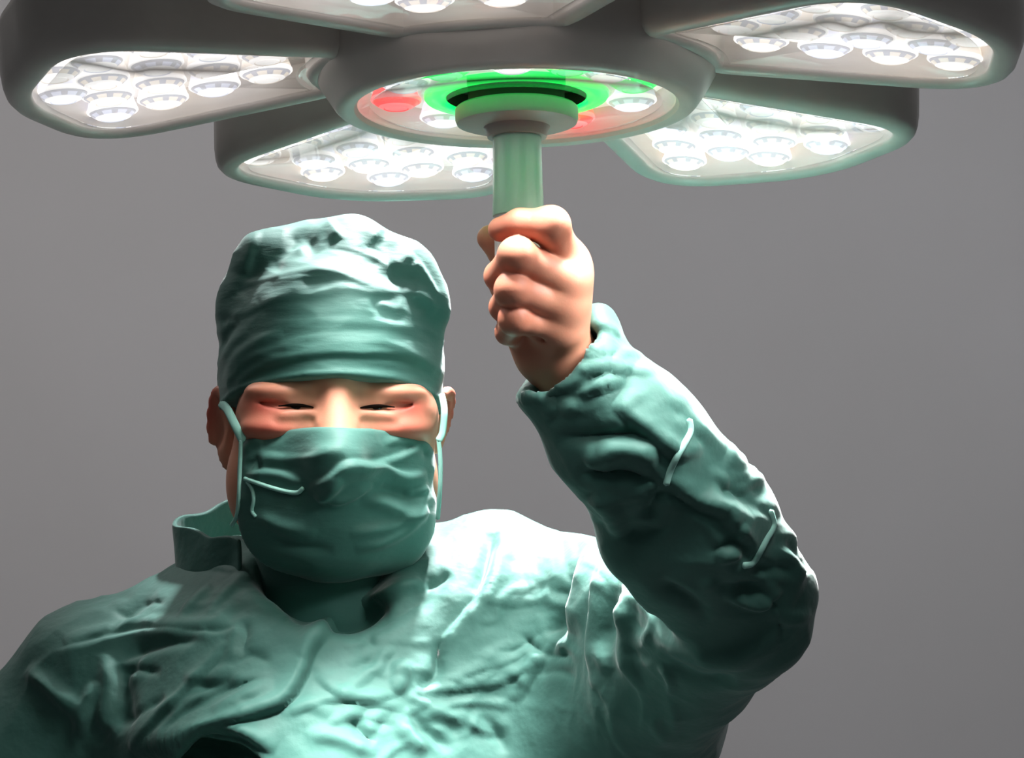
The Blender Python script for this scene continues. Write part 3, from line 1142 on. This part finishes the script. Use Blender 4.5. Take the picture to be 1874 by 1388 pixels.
# ---- gown
def gown_sdf(P):
    # trunk
    d = ellip(at(640, 1450, 1.605), (0.215, 0.145, 0.215))(P)
    d = smin(d, ellip(at(600, 1345, 1.585), (0.16, 0.125, 0.12))(P), 0.05)
    d = smin(d, rcone(np.array([-0.125, 1.63, 1.25]), np.array([-0.125, 1.65, 0.45]), 0.19, 0.23)(P), 0.06)
    # neck and shoulder slopes
    d = smin(d, rcone(at(610, 1075, 1.63), at(610, 1160, 1.61), 0.070, 0.085)(P), 0.03)
    d = smin(d, rcone(at(430, 1108, 1.625), at(195, 1248, 1.61), 0.043, 0.060)(P), 0.04)
    d = smin(d, rcone(at(760, 1075, 1.62), at(905, 1030, 1.60), 0.036, 0.035)(P), 0.03)
    d = smin(d, rcone(at(905, 1035, 1.60), at(1030, 1062, 1.585), 0.0345, 0.030)(P), 0.03)
    d = smin(d, rcone(at(900, 1150, 1.56), at(1060, 1180, 1.55), 0.060, 0.050)(P), 0.05)
    # hanging sleeve
    d = smin(d, rcone(SHR, at(70, 1420, 1.60), 0.066, 0.070)(P), 0.04)
    d = smin(d, rcone(at(70, 1420, 1.60), at(70, 1700, 1.58), 0.070, 0.055)(P), 0.03)
    # raised sleeve: upper arm, slack below it, forearm
    up = rcone(at(1070, 1110, 1.56), at(1372, 1095, 1.30), 0.052, 0.034)(P)
    up = smin(up, rcone(at(1130, 1300, 1.53), at(1368, 1135, 1.315), 0.066, 0.036)(P), 0.04)
    up = smin(up, rcone(at(1010, 1390, 1.56), at(1130, 1330, 1.53), 0.085, 0.075)(P), 0.04)
    d = smin(d, up, 0.022)
    fo = rcone(at(1312, 990, 1.262), at(1420, 1078, 1.290), 0.0400, 0.0255)(P)
    fo = smin(fo, rcone(at(1140, 790, 1.225), at(1290, 955, 1.255), 0.0420, 0.0415)(P), 0.02)
    fo = smin(fo, rcone(at(1050, 690, 1.212), at(1150, 800, 1.226), 0.0365, 0.0420)(P), 0.02)
    fo = smin(fo, rcone(at(1185, 985, 1.262), at(1300, 1060, 1.29), 0.030, 0.040)(P), 0.03)
    # straight cut at the cuff
    cdir = at(1050, 690, 1.212) - at(1150, 800, 1.226)
    cdir /= np.linalg.norm(cdir)
    cut = (P - at(1026, 657, 1.206)) @ cdir
    fo = smax(fo, cut, 0.006)
    fo = smin(fo, ball(at(1098, 588, 1.214), 0.0075)(P), 0.028)
    fo = smax(fo, -rcone(at(1000, 630, 1.200), at(1075, 720, 1.2145), 0.0300, 0.0255)(P), 0.006)
    d = smin(d, fo, 0.012)
    # neck opening
    d = smax(d, -rcone(at(612, 1000, 1.62), at(614, 1105, 1.625), 0.074, 0.060)(P), 0.010)
    d = smax(d, -ellip(at(372, 1402, 1.465), (0.050, 0.055, 0.020))(P), 0.006)     # gap where the gown parts
    d = smax(d, -rcone(at(585, 1030, 1.535), at(615, 1080, 1.510), 0.052, 0.043)(P), 0.016)
    return smax(d, 0.40 - P[:, 2], 0.01)


wx = axis_grid([(-0.56, -0.46, 0.010), (-0.46, 0.26, 0.0021)])
wy = axis_grid([(1.13, 1.62, 0.0023), (1.62, 1.92, 0.012)])
wz = axis_grid([(0.38, 1.30, 0.02), (1.30, 1.68, 0.0021)])
GV, GF = surface(gown_sdf, wx, wy, wz)
GV = relax(GV, GF, 2, 0.4)
gown_strokes = []
_r = random.Random(11)
for (x0, x1, y0, y1, ang, da, cnt, h0, h1) in ((560, 1040, 1180, 1385, -12, 38, 42, 1.6, 3.4), (480, 1040, 1080, 1200, -40, 30, 12, 1.0, 2.2), (850, 1080, 980, 1180, 60, 40, 12, 1.0, 2.2),
                                              (90, 480, 1090, 1380, -35, 40, 26, 1.4, 3.0), (1000, 1190, 640, 760, -30, 45, 16, 1.6, 3.2), (1080, 1380, 800, 1080, 40, 50, 34, 1.4, 3.2),
                                              (1280, 1480, 940, 1150, 35, 60, 16, 1.8, 3.4), (1090, 1250, 1080, 1370, 80, 30, 14, 1.8, 3.6)):
    for _ in range(cnt):
        x, y = _r.uniform(x0, x1), _r.uniform(y0, y1)
        a = math.radians(ang + _r.uniform(-da, da))
        ln = _r.uniform(28, 70)
        b = _r.uniform(-0.5, 0.5)
        gown_strokes.append((_r.choice('ssrv'), _r.uniform(7, 13), _r.uniform(h0, h1) * 0.8,
                             [(x - ln * math.cos(a - b), y - ln * math.sin(a - b)), (x, y), (x + ln * math.cos(a + b), y + ln * math.sin(a + b))]))
gown_strokes += [
    # chest: the long diagonal fold from the hem of the neck down to the left
    ('s', 34, 9.0, [(250, 1384), (340, 1350), (440, 1322), (520, 1290), (556, 1240), (580, 1185), (650, 1140), (740, 1090), (822, 1047)]),
    ('r', 26, 5.0, [(560, 1215), (600, 1160), (680, 1115), (770, 1068)]),
    ('v', 18, 4.5, [(640, 1185), (700, 1140), (770, 1100), (815, 1072)]),
    ('v', 14, 5.0, [(768, 1070), (800, 1062), (820, 1046)]),
    # fold that falls from the top of the raised shoulder
    ('s', 30, 8.0, [(914, 968), (900, 1030), (880, 1094), (830, 1150), (808, 1190), (806, 1235)]),
    ('v', 16, 4.0, [(900, 975), (888, 1040), (870, 1090)]),
    ('s', 16, 2.2, [(876, 1106), (930, 1112), (1000, 1104)]),
    # armhole gather
    ('v', 14, 7.0, [(1072, 1000), (1047, 1046), (1036, 1094), (1022, 1146), (992, 1205)]),
    ('r', 16, 5.0, [(1096, 1010), (1070, 1060), (1056, 1110), (1048, 1160)]),
    ('s', 20, 6.0, [(1130, 1024), (1098, 1068), (1086, 1123), (1080, 1180), (1090, 1260)]),
    ('v', 14, 6.0, [(1152, 1044), (1128, 1082), (1116, 1135), (1108, 1200)]),
    ('r', 14, 5.0, [(1165, 1080), (1148, 1140), (1146, 1210), (1170, 1260)]),
    ('s', 22, 6.0, [(950, 1290), (975, 1240), (1000, 1205), (1030, 1150)]),
    ('v', 12, 4.0, [(1010, 1090), (1034, 1080), (1046, 1050)]),
    # crumple in the middle of the chest
    ('s', 18, 5.0, [(575, 1240), (620, 1274), (660, 1284), (706, 1281), (740, 1262)]),
    ('r', 14, 4.5, [(722, 1270), (735, 1235), (726, 1215)]),
    ('v', 12, 5.5, [(762, 1262), (796, 1238), (805, 1200), (806, 1170)]),
    ('s', 16, 5.0, [(758, 1272), (850, 1266), (916, 1252), (998, 1216)]),
    ('s', 12, 3.5, [(850, 1245), (880, 1228), (930, 1214), (980, 1190)]),
    ('s', 14, 4.0, [(538, 1308), (585, 1290), (634, 1284), (690, 1292), (736, 1306)]),
    ('s', 12, 3.2, [(600, 1330), (640, 1316), (690, 1318), (740, 1332)]),
    ('v', 10, 4.0, [(640, 1318), (662, 1342), (684, 1362)]),
    ('r', 14, 4.0, [(726, 1322), (750, 1350), (782, 1378)]),
    ('v', 10, 4.0, [(752, 1308), (786, 1342), (824, 1374)]),
    ('r', 12, 3.5, [(780, 1300), (840, 1320), (900, 1352)]),
    ('s', 14, 3.5, [(800, 1300), (870, 1292), (940, 1300)]),
    ('r', 12, 3.0, [(560, 1345), (620, 1352), (690, 1380)]),
    ('v', 10, 3.0, [(880, 1310), (910, 1340), (925, 1380)]),
    ('r', 10, 2.6, [(690, 1240), (700, 1210), (720, 1190)]),
    ('v', 9, 2.4, [(666, 1160), (680, 1178), (686, 1190)]),
    # lower left: the gown parts over the hanging arm
    ('s', 26, 13.0, [(258, 1392), (320, 1362), (380, 1345), (440, 1344), (500, 1380)]),
    # left shoulder and sleeve
    ('s', 20, 5.0, [(452, 1154), (390, 1164), (310, 1160), (240, 1164), (110, 1194)]),
    ('r', 14, 4.0, [(120, 1180), (246, 1146), (330, 1150), (440, 1146)]),
    ('v', 12, 4.0, [(222, 1206), (300, 1180), (380, 1172)]),
    ('v', 7, 1.1, [(256, 1108), (284, 1106), (312, 1110)]),
    ('v', 7, 1.0, [(205, 1118), (230, 1128), (262, 1130)]),
    ('r', 16, 6.0, [(47, 1225), (100, 1268), (153, 1306)]),
    ('r', 14, 5.0, [(178, 1250), (158, 1300), (147, 1350)]),
    ('r', 16, 5.0, [(192, 1196), (200, 1260), (192, 1340)]),
    ('v', 16, 5.0, [(224, 1220), (232, 1290), (214, 1330)]),
    ('s', 20, 5.0, [(240, 1390), (290, 1330), (345, 1270), (390, 1220), (420, 1180)]),
    ('v', 12, 4.0, [(217, 1324), (276, 1304), (310, 1280)]),
    ('s', 16, 4.5, [(300, 1352), (350, 1300), (420, 1262), (505, 1240)]),
    ('v', 12, 3.4, [(360, 1260), (400, 1262), (440, 1250)]),
    ('r', 14, 3.4, [(400, 1310), (450, 1280), (500, 1250)]),
    ('v', 10, 2.6, [(440, 1200), (450, 1170), (446, 1140)]),
    ('s', 14, 3.0, [(335, 1032), (385, 1044), (440, 1052)]),
    # cuff of the raised sleeve
    ('s', 14, 4.5, [(1030, 634), (1058, 606), (1096, 602), (1136, 620)]),
    ('r', 12, 4.5, [(1024, 668), (1060, 646), (1100, 646)]),
    ('v', 10, 4.5, [(1020, 650), (1042, 632), (1066, 628)]),
    ('r', 12, 4.0, [(955, 738), (998, 704), (1026, 704)]),
    ('s', 16, 6.0, [(1032, 728), (1080, 718), (1142, 704)]),
    ('s', 12, 4.0, [(1106, 688), (1150, 684), (1192, 692)]),
    ('v', 10, 4.0, [(1066, 700), (1100, 690), (1130, 672)]),
    ('r', 10, 3.5, [(1085, 712), (1104, 690), (1112, 684)]),
    ('v', 12, 4.0, [(985, 700), (1005, 725), (1030, 735)]),
    # long run of the sleeve
    ('s', 26, 6.0, [(1120, 742), (1150, 768), (1205, 812), (1240, 850)]),
    ('r', 18, 5.0, [(1076, 842), (1142, 820), (1204, 838)]),
    ('v', 14, 4.5, [(1020, 800), (1080, 800), (1150, 796), (1190, 812)]),
    ('v', 12, 4.0, [(1060, 862), (1110, 862), (1165, 868), (1210, 880)]),
    ('r', 14, 4.0, [(1085, 905), (1120, 930), (1140, 980)]),
    ('s', 22, 6.0, [(1216, 880), (1262, 912), (1316, 935), (1340, 965)]),
    ('v', 14, 4.0, [(1180, 950), (1200, 910), (1216, 890)]),
    ('s', 18, 5.0, [(1262, 925), (1310, 938), (1350, 975), (1386, 1006)]),
    ('v', 10, 4.5, [(1290, 950), (1300, 975), (1285, 1010)]),
    ('r', 10, 4.5, [(1312, 1020), (1335, 1014), (1356, 1012)]),
    ('s', 18, 7.0, [(1326, 1092), (1372, 1112), (1400, 1108), (1430, 1080)]),
    ('v', 12, 5.0, [(1300, 1062), (1350, 1078), (1400, 1076)]),
    ('r', 12, 4.0, [(1428, 996), (1444, 1030), (1464, 1060)]),
    ('v', 9, 4.0, [(1440, 990), (1458, 1020), (1474, 1050)]),
    ('v', 9, 3.5, [(1452, 980), (1474, 1010), (1486, 1046)]),
    ('r', 14, 3.0, [(1240, 760), (1290, 800), (1340, 850), (1370, 900)]),
    ('v', 12, 2.4, [(1220, 740), (1260, 780), (1290, 830)]),
    ('r', 10, 2.4, [(1290, 900), (1330, 930), (1380, 960)]),
    ('v', 14, 4.0, [(1200, 1060), (1250, 1090), (1300, 1130)]),
    ('r', 18, 5.0, [(1190, 1150), (1260, 1190), (1340, 1200), (1420, 1170)]),
    ('v', 14, 4.0, [(1210, 1200), (1280, 1240), (1350, 1240)]),
]
GV = fold(GV, GF, [(k, w * 0.95, h * 1.25, p) for k, w, h, p in gown_strokes])
GV = relax(GV, GF, 1, 0.35)
GV = ridged(GV, GF, 0.0024, 13.0, (1, 1, 1), 1.3)
GV = ridged(GV, GF, 0.0009, 34.0, (1, 1, 1), 5.3)
GV = relax(GV, GF, 1, 0.25)
gown = pchild('surgical_gown', GV, GF, M['gown_cloth'], person)
for pts in ([(1262, 768), (1264, 790), (1252, 815), (1240, 835), (1226, 862), (1219, 886)],
            [(1410, 936), (1416, 962), (1404, 985), (1392, 1008), (1378, 1030), (1362, 1037)]):
    V, F = tube(spline(surf_pts(GV, pts, 0.0012), 30), 0.0021, 8, 0.8)
    pchild('tie_string', V, F, M['tie'], gown)

# inner shirt that closes the neck under the gown
def shirt_sdf(P):
    d = rcone(hd(0, -0.020, -0.080), at(618, 1130, 1.625), 0.0635, 0.0800)(P)
    d = smin(d, ball(at(605, 1120, 1.590), 0.060)(P), 0.03)
    return smax(d, P[:, 2] - HO[2] + 0.085 + 0.25 * (HO[1] - P[:, 1]), 0.004)


sx_ = axis_grid([(HO[0] - 0.11, HO[0] + 0.12, 0.004)])
sy_ = axis_grid([(HO[1] - 0.09, HO[1] + 0.18, 0.004)])
sz_ = axis_grid([(HO[2] - 0.26, HO[2] - 0.05, 0.004)])
SV, SF = surface(shirt_sdf, sx_, sy_, sz_)
SV = ridged(relax(SV, SF, 1, 0.4), SF, 0.0012, 22.0, (1, 1, 1.5), 2.2)
pchild('inner_shirt', SV, SF, M['mask_cloth'], gown)

# standing collar: starts beside the chin, stands up on the left and runs round the nape
low = [at(440, 1062, 1.535), at(385, 1050, 1.560), at(322, 1024, 1.600), at(370, 990, 1.67), at(480, 970, 1.72), at(600, 965, 1.735), at(700, 975, 1.72),
       at(790, 1000, 1.67), at(828, 1020, 1.60)]
top = [at(437, 986, 1.545), at(380, 978, 1.565), at(322, 956, 1.605), at(372, 935, 1.66), at(470, 905, 1.70), at(600, 900, 1.71), at(700, 920, 1.70),
       at(772, 950, 1.66), at(800, 985, 1.60)]
n = 96
A = spline(low, n)
B = spline(top, n)
V, F = [], []
RT = (-0.35, 0.0, 0.25, 0.5, 0.75, 0.92, 1.0)
for r, t in enumerate(RT):
    for i in range(n):
        p = A[i] * (1 - t) + B[i] * t
        V.append(p + np.array([0.0015 * math.sin(i * 0.35 + 2 * t), 0, 0.0015 * math.sin(i * 0.5 + r)]))
for r in range(len(RT) - 1):
    for i in range(n - 1):
        F.append((r * n + i, r * n + i + 1, (r + 1) * n + i + 1, (r + 1) * n + i))
co = pchild('collar', V, F, M['gown_cloth'], gown)
md = co.modifiers.new('thick', 'SOLIDIFY')
md.thickness = 0.004
md.offset = 0
md = co.modifiers.new('round', 'SUBSURF')
md.levels = md.render_levels = 1
# ----------------------------------------------------------------- lights
def spot(name, Mx, local, watts, size_deg, blend, radius, color):
    l = bpy.data.lights.new(name, 'SPOT')
    l.energy = watts
    l.spot_size = math.radians(size_deg)
    l.spot_blend = blend
    l.shadow_soft_size = radius
    l.color = color
    o = bpy.data.objects.new(name, l)
    COL.objects.link(o)
    o.matrix_world = Mx @ Matrix.Translation(local)
    return o


POW = [9, 11, 80, 10, 135]
CONE = [92, 56, 84, 112, 32]
for k, Mx in enumerate(PET_LOCS):
    o = spot('petal_beam', Mx, (0.25 if k == 3 else 0.215, 0, -0.004), POW[k], CONE[k], 0.9, 0.06, (1.0, 0.97, 0.95))
    if k in (1, 4):      # these two heads are turned, one to the raised arm, one to the chest
        bpy.context.view_layer.update()
        o.rotation_euler = (Vector((0.055, 1.20, 1.60) if k == 1 else (-0.065, 1.47, 1.14)) - o.matrix_world.translation).to_track_quat('-Z', 'Y').to_euler()

for ang in (205, 268, 318, 20):
    a = math.radians(ang)
    spot('hub_beam', LAMP_M, (0.070 * math.cos(a), 0.070 * math.sin(a), -0.004), 3.0, 66, 0.8, 0.012, (1.0, 0.98, 0.96))

w = bpy.data.worlds.new('world')
SC.world = w
w.use_nodes = True
w.node_tree.nodes['Background'].inputs['Color'].default_value = (0.95, 0.97, 1.0, 1)
w.node_tree.nodes['Background'].inputs['Strength'].default_value = 0.05


def wall_fill_light(loc, aim, sx, sy, watts, color):  # unseen area light, added to brighten the back wall
    l = bpy.data.lights.new('wall_fill_light', 'AREA')
    l.shape = 'RECTANGLE'
    l.size, l.size_y = sx, sy
    l.energy = watts
    l.color = color
    o = bpy.data.objects.new('wall_fill_light', l)
    COL.objects.link(o)
    o.location = loc
    d = Vector(aim) - Vector(loc)
    o.rotation_euler = d.to_track_quat('-Z', 'Y').to_euler()
    return o


wall_fill_light((-1.3, 2.3, 3.15), (-1.2, 4.5, -0.3), 1.2, 0.6, 30, (1.0, 0.97, 0.95))  # added wall fill, one on each side
wall_fill_light((1.3, 2.3, 3.15), (1.2, 4.5, -0.3), 1.2, 0.6, 26, (0.96, 0.97, 1.0))
# ceiling downlight behind and above the raised shoulder
key = spot('ceiling_downlight', Matrix.Identity(4), (0, 0, 0), 1250, 22, 0.8, 0.09, (0.97, 1.0, 1.0))
key.location = (0.14, 2.15, 3.1)
key.rotation_euler = (Vector((0.02, 1.53, 1.50)) - key.location).to_track_quat('-Z', 'Y').to_euler()
